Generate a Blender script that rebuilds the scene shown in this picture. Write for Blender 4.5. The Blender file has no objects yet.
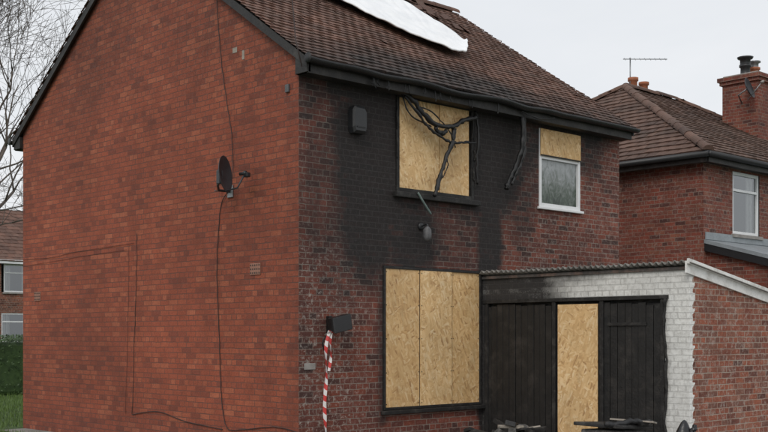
import bpy, math, random
from mathutils import Vector, noise as mn
random.seed(7)
S=bpy.context.scene
S.view_settings.view_transform='Standard'
S.view_settings.look='None'
S.view_settings.exposure=0

# ---------------------------------------------------------------- helpers
def empty(name):
    e=bpy.data.objects.new(name,None); S.collection.objects.link(e); return e
def mesh_obj(name,verts,faces,mat,parent=None,attrs=None,smooth=False,uvf=None,mats=None,fm=None):
    me=bpy.data.meshes.new(name); me.from_pydata([tuple(v) for v in verts],[],faces)
    ob=bpy.data.objects.new(name,me); S.collection.objects.link(ob)
    if mats:
        for m in mats: me.materials.append(m)
        if fm:
            for p,i in zip(me.polygons,fm): p.material_index=i
    elif mat: me.materials.append(mat)
    uv=me.uv_layers.new(name='UVMap')
    for p in me.polygons:
        n=p.normal; ax=max(range(3),key=lambda i:abs(n[i]))
        for li in p.loop_indices:
            v=me.vertices[me.loops[li].vertex_index].co
            if uvf: c=uvf(v)
            elif ax==0: c=(v.y,v.z)
            elif ax==1: c=(v.x,v.z)
            else: c=(v.x,v.y)
            uv.data[li].uv=c
        if smooth: p.use_smooth=True
    if attrs:
        for k,vals in attrs.items():
            a=me.attributes.new(k,'FLOAT','POINT')
            a.data.foreach_set('value',vals)
    if parent: ob.parent=parent
    return ob
def box(name,x0,x1,y0,y1,z0,z1,mat,parent=None,bev=0.0,rot=None):
    v=[(x0,y0,z0),(x1,y0,z0),(x1,y1,z0),(x0,y1,z0),(x0,y0,z1),(x1,y0,z1),(x1,y1,z1),(x0,y1,z1)]
    if rot:
        c=Vector(((x0+x1)/2,(y0+y1)/2,(z0+z1)/2))
        from mathutils import Euler
        R=Euler(rot).to_matrix()
        v=[c+R@(Vector(p)-c) for p in v]
    f=[(0,3,2,1),(4,5,6,7),(0,1,5,4),(1,2,6,5),(2,3,7,6),(3,0,4,7)]
    o=mesh_obj(name,v,f,mat,parent)
    if bev>0:
        m=o.modifiers.new('b','BEVEL'); m.width=bev; m.segments=2
    return o
def tube_data(pts,rad,V,F,seg=6):
    pts=[Vector(p) for p in pts]; b=len(V); n=len(pts)
    if not hasattr(rad,'__len__'): rad=[rad]*n
    prev=None
    for i,p in enumerate(pts):
        d=(pts[min(i+1,n-1)]-pts[max(i-1,0)])
        if d.length<1e-9: d=Vector((0,0,1))
        d.normalize()
        if prev is None:
            a=Vector((0,0,1)) if abs(d.z)<.9 else Vector((1,0,0))
            u=d.cross(a).normalized()
        else:
            u=(prev-d*prev.dot(d)).normalized()
        prev=u; w=d.cross(u)
        for k in range(seg):
            an=2*math.pi*k/seg
            V.append(p+(u*math.cos(an)+w*math.sin(an))*rad[i])
    for i in range(n-1):
        for k in range(seg):
            a=b+i*seg+k; c=b+i*seg+(k+1)%seg
            F.append((a,c,c+seg,a+seg))
    F.append(tuple(b+k for k in reversed(range(seg)))); F.append(tuple(b+(n-1)*seg+k for k in range(seg)))
def smoothpath(pts,k=6):
    P=[Vector(p) for p in pts]; out=[]
    for i in range(len(P)-1):
        p0=P[max(i-1,0)];p1=P[i];p2=P[i+1];p3=P[min(i+2,len(P)-1)]
        for j in range(k):
            t=j/k
            out.append(0.5*((2*p1)+(-p0+p2)*t+(2*p0-5*p1+4*p2-p3)*t*t+(-p0+3*p1-3*p2+p3)*t**3))
    out.append(P[-1]); return out
def tube(name,pts,r,mat,parent=None,seg=8,smooth=True,curve=True,jit=0,rj=0):
    if curve and len(pts)>2: pts=smoothpath(pts)
    if jit:
        pts=[Vector(p)+Vector((random.uniform(-jit,jit),random.uniform(-jit,jit),random.uniform(-jit,jit))) for p in pts]
    if rj: r=[r*random.uniform(1-rj,1+rj) for _ in pts]
    V=[];F=[]; tube_data(pts,r,V,F,seg)
    return mesh_obj(name,V,F,mat,parent,smooth=smooth)
def lathe(name,prof,c,mat,parent=None,seg=20,axis=(0,0,1)):
    ax=Vector(axis).normalized(); a=Vector((0,0,1)) if abs(ax.z)<.9 else Vector((1,0,0))
    u=ax.cross(a).normalized(); w=ax.cross(u); V=[];F=[]
    for r,h in prof:
        for k in range(seg):
            an=2*math.pi*k/seg; V.append(Vector(c)+ax*h+(u*math.cos(an)+w*math.sin(an))*r)
    for i in range(len(prof)-1):
        for k in range(seg):
            p=i*seg+k;q=i*seg+(k+1)%seg; F.append((p,q,q+seg,p+seg))
    return mesh_obj(name,V,F,mat,parent,smooth=True)
def lines(a,b,step,extra=()):
    n=max(1,int(round((b-a)/step))); L=[a+(b-a)*i/n for i in range(n+1)]
    for e in extra:
        if a<e<b:
            j=min(range(len(L)),key=lambda i:abs(L[i]-e))
            if j in(0,len(L)-1): L.append(e)
            else: L[j]=e
    return sorted(set(L))
def wall(name,plane,const,a0,a1,z0,z1,holes,mat,parent,attrf=None,step=.06,topf=None,flip=False):
    A=lines(a0,a1,step,[h[0] for h in holes]+[h[1] for h in holes]); Z=lines(z0,z1,step,[h[2] for h in holes]+[h[3] for h in holes])
    V=[];F=[];nz=len(Z)
    P=(lambda a,z:(const,a,z)) if plane=='x' else (lambda a,z:(a,const,z))
    for a in A:
        for z in Z: V.append(P(a,z))
    def ok(a,z):
        for h in holes:
            if h[0]-1e-6<a<h[1]+1e-6 and h[2]-1e-6<z<h[3]+1e-6: return False
        return True
    for i in range(len(A)-1):
        for j in range(nz-1):
            if ok((A[i]+A[i+1])/2,(Z[j]+Z[j+1])/2):
                q=(i*nz+j,(i+1)*nz+j,(i+1)*nz+j+1,i*nz+j+1)
                F.append(q[::-1] if flip else q)
    if topf:
        b=len(V); K=8
        for i,a in enumerate(A):
            t=topf(a)
            for k in range(1,K+1): V.append(P(a,z1+(t-z1)*k/K))
        def I(i,k): return i*nz+nz-1 if k==0 else b+i*K+k-1
        for i in range(len(A)-1):
            for k in range(K):
                q=(I(i,k),I(i+1,k),I(i+1,k+1),I(i,k+1)); F.append(q[::-1] if flip else q)
    at=None
    if attrf:
        at={}
        for k,fn in attrf.items():
            ai=1 if plane=='x' else 0
            at[k]=[fn(v[ai],v[2]) for v in V]
    return mesh_obj(name,V,F,mat,parent,attrs=at)
def sst(a,b,x):
    t=max(0,min(1,(x-a)/(b-a))); return t*t*(3-2*t)

# ---------------------------------------------------------------- materials
def nd(nt,typ,ins=None,**props):
    n=nt.nodes.new(typ)
    for k,v in props.items(): setattr(n,k,v)
    if ins:
        for k,v in ins.items():
            s=n.inputs[k]
            if isinstance(v,bpy.types.NodeSocket): nt.links.new(v,s)
            else: s.default_value=v
    return n
def c4(c): return (c[0],c[1],c[2],1)
def newmat(name):
    m=bpy.data.materials.new(name); m.use_nodes=True; nt=m.node_tree
    return m,nt,nt.nodes['Principled BSDF']
def mix(nt,f,a,b,t='MIX'):
    return nd(nt,'ShaderNodeMixRGB',{'Fac':f,'Color1':a if not isinstance(a,tuple) else c4(a),'Color2':b if not isinstance(b,tuple) else c4(b)},blend_type=t).outputs[0]
def mth(nt,op,a,b=0.0,clamp=False):
    n=nd(nt,'ShaderNodeMath',{0:a,1:b},operation=op,use_clamp=clamp); return n.outputs[0]
def ramp(nt,f,stops,interp='LINEAR'):
    n=nd(nt,'ShaderNodeValToRGB',{'Fac':f}); cr=n.color_ramp; cr.interpolation=interp
    while len(cr.elements)<len(stops): cr.elements.new(.5)
    for e,(p,c) in zip(cr.elements,stops):
        e.position=p; e.color=c4(c) if isinstance(c,tuple) else (c,c,c,1)
    return n.outputs[0]
def noise(nt,vec,scale,det=4,rough=.55,dist=0):
    return nd(nt,'ShaderNodeTexNoise',{'Vector':vec,'Scale':scale,'Detail':det,'Roughness':rough,'Distortion':dist}).outputs['Fac']
def coords(nt): 
    t=nd(nt,'ShaderNodeTexCoord'); return t.outputs['UV'],t.outputs['Object']
def attr(nt,n): return nd(nt,'ShaderNodeAttribute',attribute_name=n).outputs['Fac']
def mapping(nt,vec,scale=(1,1,1),rot=(0,0,0),loc=(0,0,0)):
    return nd(nt,'ShaderNodeMapping',{'Vector':vec,'Scale':scale,'Rotation':rot,'Location':loc}).outputs[0]

def brickmat(name,pal,mortar,pale=.25,mortar_size=.006,var=.35,mvar=.3,palec=(.48,.42,.37),minvis=.45):
    m,nt,b=newmat(name); uv,ob=coords(nt)
    w=nd(nt,'ShaderNodeTexNoise',{'Vector':ob,'Scale':8.0,'Detail':2.0}).outputs['Color']
    wv=nd(nt,'ShaderNodeVectorMath',{0:w,1:(.5,.5,.5)},operation='SUBTRACT').outputs[0]
    wv=nd(nt,'ShaderNodeVectorMath',{0:wv,'Scale':.015},operation='SCALE').outputs[0]
    v=nd(nt,'ShaderNodeVectorMath',{0:uv,1:wv},operation='ADD').outputs[0]
    br=nd(nt,'ShaderNodeTexBrick',{'Vector':v,'Color1':(0,0,0,1),'Color2':(1,1,1,1),'Mortar':(.5,.5,.5,1),'Scale':1.0,'Mortar Size':mortar_size,'Mortar Smooth':.25,'Bias':0.0,'Brick Width':.225,'Row Height':.075},offset=.5,offset_frequency=2,squash=.5,squash_frequency=4)
    fac=br.outputs['Fac']; n=len(pal)
    col=ramp(nt,br.outputs['Color'],[(i/(n-1),p) for i,p in enumerate(pal)])
    big=noise(nt,ob,.5,4,.6); mid=noise(nt,ob,3.7,5,.65); fine=noise(nt,ob,50.0,3,.72)
    col=mix(nt,1.0,col,ramp(nt,big,[(.3,1-var),(.7,1+var*.35)]),'MULTIPLY')
    col=mix(nt,1.0,col,ramp(nt,mid,[(.3,1-var*.7),(.7,1+var*.3)]),'MULTIPLY')
    col=mix(nt,1.0,col,ramp(nt,fine,[(.3,.64),(.7,1.27)]),'MULTIPLY')
    mo=mix(nt,ramp(nt,big,[(.35,0.0),(.65,1.0)]),tuple(c*(1-mvar) for c in mortar),mortar)
    vis=mth(nt,'MULTIPLY',fac,ramp(nt,mid,[(.38,minvis),(.58,1.0)]))
    col=mix(nt,vis,col,mo)
    pa=attr(nt,'pale')
    pn=noise(nt,ob,17.0,6,.78,.4)
    pf=mth(nt,'MULTIPLY',ramp(nt,pn,[(.52,0.0),(.64,1.0)]),mth(nt,'ADD',mth(nt,'MULTIPLY',pa,.85),pale),True)
    col=mix(nt,pf,col,palec)
    pt=attr(nt,'paint'); n2=noise(nt,ob,9.0,6,.75)
    pfac=ramp(nt,mth(nt,'ADD',pt,mth(nt,'MULTIPLY',mth(nt,'SUBTRACT',n2,.5),1.1)),[(.47,0.0),(.53,1.0)])
    white=mix(nt,ramp(nt,pn,[(.45,0.0),(.75,1.0)]),(.82,.82,.79),(.50,.49,.46))
    white=mix(nt,mth(nt,'MULTIPLY',fac,.25),white,(.25,.24,.22))
    col=mix(nt,pfac,col,white)
    so=attr(nt,'soot'); n3=noise(nt,ob,2.0,7,.72,.5)
    n3b=noise(nt,mapping(nt,ob,(1,1,.35)),5.0,4,.7)
    nn=mth(nt,'ADD',mth(nt,'MULTIPLY',n3,.65),mth(nt,'MULTIPLY',n3b,.35))
    sv=mth(nt,'ADD',so,mth(nt,'MULTIPLY',mth(nt,'SUBTRACT',nn,.5),mth(nt,'MULTIPLY',mth(nt,'MINIMUM',so,.5),2.9)))
    sv=mth(nt,'ADD',sv,mth(nt,'MULTIPLY',mth(nt,'SUBTRACT',fine,.5),mth(nt,'MULTIPLY',so,.5)))
    sv=mth(nt,'ADD',sv,mth(nt,'MULTIPLY',mth(nt,'SUBTRACT',br.outputs['Color'],.5),mth(nt,'MULTIPLY',so,-.3)))
    sf=ramp(nt,sv,[(.08,0.0),(.48,.62),(.9,.98)])
    scol=mix(nt,fac,(.013,.0115,.0115),(.030,.027,.026))
    scol=mix(nt,ramp(nt,pn,[(.5,0.0),(.8,.8)]),scol,(.05,.047,.048))
    col=mix(nt,sf,col,scol)
    nt.links.new(col,b.inputs['Base Color']); b.inputs['Roughness'].default_value=.88
    h=mth(nt,'ADD',mth(nt,'MULTIPLY',fac,-1.0),mth(nt,'MULTIPLY',fine,.7))
    h=mth(nt,'ADD',h,mth(nt,'MULTIPLY',br.outputs['Color'],.35))
    bp=nd(nt,'ShaderNodeBump',{'Height':h,'Strength':.85,'Distance':.011}).outputs[0]
    nt.links.new(bp,b.inputs['Normal']); return m

def simple(name,col,rough=.6,var=.25,scale=8,bump=.2,metal=0,dirt=None,bscale=None):
    m,nt,b=newmat(name); uv,ob=coords(nt)
    n=noise(nt,ob,scale,5,.65); f=noise(nt,ob,scale*9,3,.7)
    c=mix(nt,1.0,mix(nt,0.0,col,col),ramp(nt,n,[(.3,1-var),(.7,1+var*.5)]),'MULTIPLY')
    c=mix(nt,1.0,c,ramp(nt,f,[(.3,1-var*.4),(.7,1+var*.3)]),'MULTIPLY')
    if dirt: c=mix(nt,ramp(nt,noise(nt,ob,scale*.6,6,.75),[(.5,0.0),(.68,1.0)]),c,dirt)
    nt.links.new(c,b.inputs['Base Color']); b.inputs['Roughness'].default_value=rough; b.inputs['Metallic'].default_value=metal
    if bump:
        bp=nd(nt,'ShaderNodeBump',{'Height':noise(nt,ob,bscale or scale*4,4,.7),'Strength':bump,'Distance':.01}).outputs[0]
        nt.links.new(bp,b.inputs['Normal'])
    return m

M_left=brickmat('brick_side',[(.24,.062,.036),(.33,.080,.041),(.36,.086,.042),(.345,.083,.042),(.385,.098,.048),(.42,.122,.062)],(.15,.070,.052),pale=.05,var=.32,mortar_size=.0058,mvar=.25,palec=(.42,.25,.19),minvis=.5)
M_front=brickmat('brick_rear',[(.08,.036,.030),(.19,.054,.038),(.275,.070,.04),(.17,.056,.042),(.29,.086,.055)],(.34,.285,.24),pale=.12,var=.42,mortar_size=.006)
M_neigh=brickmat('brick_neighbour',[(.09,.035,.028),(.22,.058,.038),(.28,.068,.04),(.19,.057,.038),(.27,.094,.056)],(.30,.235,.19),pale=.14,var=.35)
M_out=brickmat('brick_outhouse',[(.12,.045,.032),(.31,.093,.055),(.37,.114,.06),(.20,.085,.06),(.34,.135,.085)],(.41,.35,.29),pale=.24,var=.4,mortar_size=.007)

def tilemat(name,pal,moss=.4):
    m,nt,b=newmat(name); uv,ob=coords(nt)
    r=attr(nt,'rnd'); n=len(pal)
    col=ramp(nt,r,[(i/(n-1),p) for i,p in enumerate(pal)])
    col=mix(nt,1.0,col,ramp(nt,noise(nt,ob,1.2,5,.65),[(.3,.7),(.7,1.2)]),'MULTIPLY')
    col=mix(nt,1.0,col,ramp(nt,noise(nt,ob,40.0,4,.7),[(.3,.65),(.7,1.25)]),'MULTIPLY')
    mf=mth(nt,'MULTIPLY',ramp(nt,noise(nt,ob,7.0,7,.75),[(.54,0.0),(.68,1.0)]),moss)
    col=mix(nt,mf,col,(.13,.115,.085))
    so=attr(nt,'soot')
    sf=ramp(nt,mth(nt,'ADD',so,mth(nt,'MULTIPLY',mth(nt,'SUBTRACT',noise(nt,ob,3.0,6,.7),.5),mth(nt,'MULTIPLY',so,1.6))),[(.1,0.0),(.8,.93)])
    col=mix(nt,sf,col,(.02,.017,.016))
    nt.links.new(col,b.inputs['Base Color']); b.inputs['Roughness'].default_value=.85
    bp=nd(nt,'ShaderNodeBump',{'Height':noise(nt,ob,50.0,4,.7),'Strength':.5,'Distance':.01}).outputs[0]
    nt.links.new(bp,b.inputs['Normal']); return m
M_tile=tilemat('roof_tiles',[(.095,.050,.038),(.14,.07,.050),(.175,.088,.062),(.115,.064,.048),(.16,.085,.062)])
M_tile2=tilemat('roof_tiles_neighbour',[(.08,.048,.038),(.12,.068,.05),(.145,.082,.06),(.105,.064,.05)],.35)

def osbmat(name,tint=(1,1,1),loc=0):
    m,nt,b=newmat(name); uv,ob=coords(nt)
    def lay(rot,sx,sy,l):
        v=mapping(nt,mapping(nt,uv,(1,1,1),(0,0,rot),(l+loc,l*.7,0)),(sx,sy,1))
        vo=nd(nt,'ShaderNodeTexVoronoi',{'Vector':v,'Scale':1.0,'Randomness':1.0},voronoi_dimensions='2D')
        return vo.outputs['Color'],vo.outputs['Distance']
    a,_=lay(.2,9,36,0); c,_=lay(1.2,11,40,3.3); d,_=lay(-.6,10,38,7.1)
    sel=noise(nt,uv,9.0,3,.6)
    g=mix(nt,ramp(nt,sel,[(.42,0.0),(.46,1.0)]),a,c); sel2=noise(nt,mapping(nt,uv,(1,1,1),(0,0,0),(5,5,0)),10.0,3,.6)
    g=mix(nt,ramp(nt,sel2,[(.53,0.0),(.57,1.0)]),g,d)
    gs=nd(nt,'ShaderNodeSeparateColor',{'Color':g}).outputs[0]
    col=ramp(nt,gs,[(0,(.46,.265,.115)),(.10,(.63,.395,.18)),(.4,(.72,.475,.225)),(.8,(.79,.555,.29)),(1,(.85,.65,.39))])
    col=mix(nt,1.0,col,ramp(nt,noise(nt,uv,1.6,5,.65),[(.3,.80),(.7,1.06)]),'MULTIPLY')
    col=mix(nt,ramp(nt,noise(nt,mapping(nt,uv,(1,.3,1)),4.0,6,.75),[(.55,0.0),(.78,.45)]),col,(.22,.15,.085))
    col=mix(nt,1.0,col,tint,'MULTIPLY')
    nt.links.new(col,b.inputs['Base Color']); b.inputs['Roughness'].default_value=.7
    bp=nd(nt,'ShaderNodeBump',{'Height':gs,'Strength':.3,'Distance':.003}).outputs[0]
    nt.links.new(bp,b.inputs['Normal']); return m
M_osb=[osbmat('osb_a',(1,1,1),0),osbmat('osb_b',(.91,.88,.84),4.2),osbmat('osb_c',(.98,.95,.90),8.7)]

M_char=simple('charred_timber',(.014,.013,.0125),.7,.5,12,.8,dirt=(.05,.047,.043))
M_chard=simple('charred_door_boards',(.012,.0115,.011),.62,.5,7,.8,dirt=(.034,.030,.027))
M_charp=simple('charred_plastic',(.010,.010,.011),.42,.4,20,.6)
M_fascia=simple('burnt_fascia',(.018,.016,.015),.6,.5,6,.5,dirt=(.045,.04,.036))
M_black=simple('black_plastic',(.02,.021,.023),.45,.2,20,.1)
M_dish=simple('grey_dish_paint',(.045,.048,.055),.5,.3,9,.1)
M_metal=simple('galvanised_metal',(.30,.31,.32),.45,.3,15,.15,metal=.8)
M_grey=simple('sooty_grey_shade',(.11,.11,.115),.5,.5,15,.2)
M_white=simple('white_paint',(.80,.80,.78),.55,.15,5,.25,dirt=(.48,.46,.42))
M_upvc=simple('white_upvc',(.78,.79,.80),.35,.08,5,.0)
M_terra=simple('terracotta',(.36,.13,.065),.8,.3,12,.3)
M_airbrick=simple('airbrick_clay',(.34,.17,.12),.8,.3,30,.3)
M_stone=simple('stone_sill',(.30,.28,.26),.8,.3,10,.4)
M_cable=simple('black_cable',(.035,.02,.017),.6,.2,10,0)
M_cable2=simple('brown_cable',(.10,.032,.022),.7,.2,10,0)
M_pipe=simple('green_grey_pipe',(.12,.16,.15),.5,.3,10,.1)
M_lead=simple('lead_sheet',(.27,.30,.32),.5,.25,4,.2)
M_inside=simple('dark_interior',(.03,.03,.03),.9,.2,3,0)
M_concrete=simple('concrete_yard',(.26,.25,.23),.9,.35,1.5,.4,dirt=(.12,.11,.10))
M_corr=simple('corrugated_cement',(.20,.19,.175),.85,.4,3,.5,dirt=(.07,.065,.055))
M_corrb=simple('corrugated_edge',(.10,.09,.085),.85,.5,6,.5,dirt=(.22,.14,.11))
M_bark=simple('bark',(.12,.098,.083),.9,.3,6,0)
M_bag=simple('black_refuse_plastic',(.012,.012,.013),.28,.2,6,.6,bscale=9)
M_ash=simple('ash_debris',(.10,.095,.088),.95,.6,10,.9,dirt=(.30,.28,.26))
M_scorch=simple('scorched_pale_panel',(.34,.30,.25),.7,.4,6,.4,dirt=(.05,.045,.04))

m,nt,b=newmat('white_tarpaulin'); uv,ob=coords(nt)
col=mix(nt,ramp(nt,noise(nt,ob,2.5,5,.6),[(.4,0.0),(.75,1.0)]),(.86,.87,.88),(.74,.76,.79)); nt.links.new(col,b.inputs['Base Color']); b.inputs['Roughness'].default_value=.45
nt.links.new(nd(nt,'ShaderNodeBump',{'Height':noise(nt,mapping(nt,ob,(.6,2.2,1),(0,0,.5)),2.2,3,.45,.8),'Strength':.5,'Distance':.06}).outputs[0],b.inputs['Normal']); M_tarp=m
m,nt,b=newmat('barrier_tape_film'); uv,ob=coords(nt)
sx=nd(nt,'ShaderNodeSeparateXYZ',{0:ob}); q=mth(nt,'FRACT',mth(nt,'ADD',mth(nt,'MULTIPLY',sx.outputs['Z'],6.5),mth(nt,'MULTIPLY',sx.outputs['X'],7.0)))
col=mix(nt,mth(nt,'GREATER_THAN',q,.5),(.72,.69,.68),(.55,.05,.045)); nt.links.new(col,b.inputs['Base Color']); b.inputs['Roughness'].default_value=.35; M_tape=m
m,nt,b=newmat('window_glass'); out=nt.nodes['Material Output']
fr=nd(nt,'ShaderNodeFresnel',{'IOR':1.5}).outputs[0]; f2=mth(nt,'ADD',mth(nt,'MULTIPLY',fr,1.0),.16,True)
tr=nd(nt,'ShaderNodeBsdfTransparent',{'Color':(.85,.88,.88,1)}).outputs[0]; gl=nd(nt,'ShaderNodeBsdfGlossy',{'Color':(.9,.93,.95,1),'Roughness':.02}).outputs[0]
ms=nd(nt,'ShaderNodeMixShader',{0:f2,1:tr,2:gl}).outputs[0]; nt.links.new(ms,out.inputs[0]); M_glass=m
m,nt,b=newmat('smoke_stained_pane'); uv,ob=coords(nt)
n1=noise(nt,mapping(nt,ob,(1,1,.55)),10.0,6,.72,1.4); z=nd(nt,'ShaderNodeSeparateXYZ',{0:ob}).outputs['Z']
gz=nd(nt,'ShaderNodeMapRange',{'Value':z,'From Min':3.6,'From Max':4.25}).outputs[0]
k=mth(nt,'ADD',mth(nt,'MULTIPLY',n1,.95),mth(nt,'MULTIPLY',gz,.42))
col=ramp(nt,k,[(.42,(.018,.03,.022)),(.56,(.06,.085,.06)),(.70,(.15,.17,.155)),(.92,(.34,.36,.37))])
nt.links.new(col,b.inputs['Base Color']); b.inputs['Roughness'].default_value=.15; M_pane=m
m,nt,b=newmat('net_curtain'); uv,ob=coords(nt)
wv=nd(nt,'ShaderNodeTexWave',{'Vector':ob,'Scale':5.0,'Distortion':2.0,'Detail':2.0}).outputs['Fac']
col=ramp(nt,wv,[(0,(.25,.25,.25)),(1,(.62,.62,.60))]); nt.links.new(col,b.inputs['Base Color']); b.inputs['Roughness'].default_value=.9; M_net=m
m,nt,b=newmat('grass_ground'); uv,ob=coords(nt)
col=ramp(nt,noise(nt,ob,2.0,8,.7),[(.3,(.03,.055,.014)),(.55,(.055,.10,.022)),(.75,(.09,.12,.04))]); nt.links.new(col,b.inputs['Base Color']); b.inputs['Roughness'].default_value=.95
nt.links.new(nd(nt,'ShaderNodeBump',{'Height':noise(nt,ob,30.0,6,.8),'Strength':.8,'Distance':.05}).outputs[0],b.inputs['Normal']); M_grass=m
def leafmat(name,a,c):
    m,nt,b=newmat(name); uv,ob=coords(nt)
    nt.links.new(ramp(nt,noise(nt,ob,6.0,4,.7),[(.3,a),(.7,c)]),b.inputs['Base Color']); b.inputs['Roughness'].default_value=.6; return m
M_leaf=leafmat('hedge_leaves',(.02,.045,.012),(.06,.11,.03)); M_blade=leafmat('grass_blades',(.06,.11,.02),(.13,.21,.045))

# ---------------------------------------------------------------- roof builder (plain tiles in staggered courses)
def tiled(name,O,U,Sv,W,L,inside,mat,parent,per=.165,g=.125,soot=None,seed=1,seg=6,camber=.006,lift=.022):
    O=Vector(O);U=Vector(U).normalized();Sv=Vector(Sv).normalized();N=U.cross(Sv).normalized()
    if N.z<0:N=-N
    R=random.Random(seed); nr=int(math.ceil(L/g)); V=[];rn=[];so=[];F=[]
    nt_=int(W/per)+2
    for k in range(nr):
        off=0 if k%2==0 else -per/2
        s0=k*g;s1=min((k+1)*g+.01,L)
        for t in range(nt_):
            a=max(0,off+t*per+.0025); c=min(W,off+(t+1)*per-.0025)
            if c-a<.02: continue
            if inside and not inside((a+c)/2,(s0+s1)/2): continue
            rv=R.random(); dh=R.uniform(-.003,.004); ds=R.uniform(-.006,.006); tw=R.uniform(-.003,.003)
            if R.random()<.02: dh+=.012; ds-=.015
            b=len(V); n=3
            for (s,h) in ((s0+ds,-.004),(s0+ds,lift+dh),(s1,.006+dh*.4)):
                for i in range(n+1):
                    f=i/n; u=a+(c-a)*f
                    sag=.018*mn.noise(Vector((u*.7,s*.8,seed)))
                    V.append(O+U*u+Sv*s+N*(sag+h+(camber*(1-(2*f-1)**2)+tw*(2*f-1) if h>0 else 0)))
                    rn.append(rv); so.append(soot(u,s) if soot else 0)
            for r in range(2):
                for i in range(n): q=b+r*(n+1)+i; F.append((q,q+1,q+n+2,q+n+1))
    return mesh_obj(name,V,F,mat,parent,attrs={'rnd':rn,'soot':so},smooth=False)
def ridge(name,p0,p1,mat,parent,r=.12,step=.42,seed=3):
    p0=Vector(p0);p1=Vector(p1);d=(p1-p0);L=d.length;d.normalize();side=d.cross(Vector((0,0,1))).normalized();up=side.cross(d)
    R=random.Random(seed);V=[];F=[];rn=[];n=int(L/step)+1
    for k in range(n):
        a=k*step;bb=min((k+1)*step,L)
        if bb-a<.03: continue
        rv=R.random();dz=R.uniform(-.008,.008); base=len(V)
        for (t,rr) in ((a,r*1.06),(bb+.0,r)):
            for j in range(9):
                an=math.pi*j/8
                V.append(p0+d*t+side*math.cos(an)*rr+up*(math.sin(an)*rr*.85+dz)); rn.append(rv)
        for j in range(8): F.append((base+j,base+j+1,base+j+10,base+j+9))
        F.append(tuple(base+j for j in range(9)))
    return mesh_obj(name,V,F,mat,parent,attrs={'rnd':rn})

# ================================================================ MAIN HOUSE
H=empty('brick_house')
WX=6.78; DY=7.5; SL=.676; ZE=5.16
def rz(y): return ZE+SL*min(y,DY-y)
def blob(x,z,cx,cz,rx,rz_,p=1.0):
    d=math.sqrt(((x-cx)/rx)**2+((z-cz)/rz_)**2); return p*(1-sst(.5,1.3,d))
def soot_f(x,z):
    s=0
    s=max(s,sst(4.15,4.8,z)*(1-sst(6.1,6.8,x))*sst(-.1,.7,x)*(1.05 if x<4.3 else .85))
    s=max(s,.70*sst(3.6,4.9,z)*(1-sst(0.2,.9,x)))
    s=max(s,blob(x,z,1.25,4.0,.85,1.6,1.15))
    s=max(s,blob(x,z,2.5,4.3,1.6,1.1,1.2))
    s=max(s,blob(x,z,3.45,4.2,1.02,1.1,1.15))
    s=max(s,blob(x,z,1.20,3.1,.70,1.02,.95))
    s=max(s,blob(x,z,1.95,3.0,.66,.88,.95))
    s=max(s,blob(x,z,2.8,3.0,.95,.75,.42))
    s=max(s,blob(x,z,3.55,3.0,.32,1.05,1.0))
    s=max(s,blob(x,z,4.2,3.9,.6,1.1,.55))
    s=max(s,blob(x,z,4.45,4.5,.45,.6,.8))
    s=max(s,blob(x,z,5.95,4.55,.45,.55,.65))
    s=max(s,blob(x,z,.68,3.3,.9,1.65,.52))
    s=max(s,blob(x,z,3.42,1.5,.12,3,1.1))
    s=max(s,.65*(1-sst(0,.18,min(abs(x-1.42),abs(x-3.36))))*(1 if .4<z<2.6 else 0))
    s=max(s,.28*(1-sst(0,1.3,x)))
    s=max(s,.17)
    return s
def pale_f(x,z):
    return max(.9*(1-sst(.5,1.6,x))*(1-sst(2.4,3.3,z)),.38*sst(3.8,4.6,x),.2)
holes=[(1.66,3.2,3.52,4.84),(4.68,5.72,3.52,4.76),(1.42,3.36,.60,2.52)]
wall('rear_wall','y',0,0,WX,0,5.0,holes,M_front,H,{'soot':soot_f,'pale':pale_f})
def soot_s(y,z):
    return max(.40*sst(4.3,5.6,z)*(1-sst(.0,1.5,y)),.24*(1-sst(0,.7,y)),.26*(1-sst(0,.9,z)),.24*sst(4.0,6.0,z),.36*(1-sst(0,.35,abs(rz(y)-.1-z))),.12)
wall('side_wall','x',0,0,DY,0,5.0,[],M_left,H,{'soot':soot_s,'pale':lambda y,z:.12*(1-sst(.2,1.2,y))+.2*sst(4,6,z)},topf=lambda y:rz(y)-.03,flip=True,step=.08)
wall('far_side_wall','x',WX,0,DY,0,5.0,[],M_front,H,topf=lambda y:rz(y)-.03,step=.3)
wall('street_wall','y',DY,0,WX,0,5.0,[],M_front,H,step=.3,flip=True)
x0,x1=-.1,WX+.08
def rsoot(u,s):
    x=u+x0
    return max(blob(x,s,2.6,0,2.8,1.1,.75),.5*(1-sst(.2,1.1,s)),blob(x,s,4.6,4.3,1.2,.9,.8))
LS=math.hypot(4.02,4.02*SL)
tiled('roof_slope_rear',(x0,-.27,ZE-SL*.27),(1,0,0),(0,1,SL),x1-x0,LS,None,M_tile,H,soot=rsoot,seed=2)
tiled('roof_slope_street',(x1,DY+.27,ZE-SL*.27),(-1,0,0),(0,-1,SL),x1-x0,LS,None,M_tile,H,seed=4)
ridge('ridge_tiles',(x0,DY/2,ZE+SL*DY/2-.02),(x1,DY/2,ZE+SL*DY/2-.02),M_tile,H)
for nm,xa,xb in (('verge_board',x0+.02,x0+.055),('verge_board_far',x1-.055,x1-.02)):
    V=[];F=[]
    for (y) in (-.25,DY/2,DY+.25):
        z=rz(y)
        for x in (xa,xb):
            V.append((x,y,z-.02)); V.append((x,y,z-.14))
    for s_ in (0,4):
        a=[s_+i for i in range(8)]
        F+= [(a[0],a[1],a[5],a[4]),(a[2],a[6],a[7],a[3]),(a[1],a[3],a[7],a[5]),(a[0],a[4],a[6],a[2])]
    F+=[(0,2,3,1),(8,9,11,10)]
    mesh_obj(nm,V,F,M_fascia,H)
V=[]
for y in (-.24,DY/2,DY+.24):
    for x in (x0+.06,x1-.06): V+= [(x,y,rz(y)-.03),(x,y,rz(y)-.06)]
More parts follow.
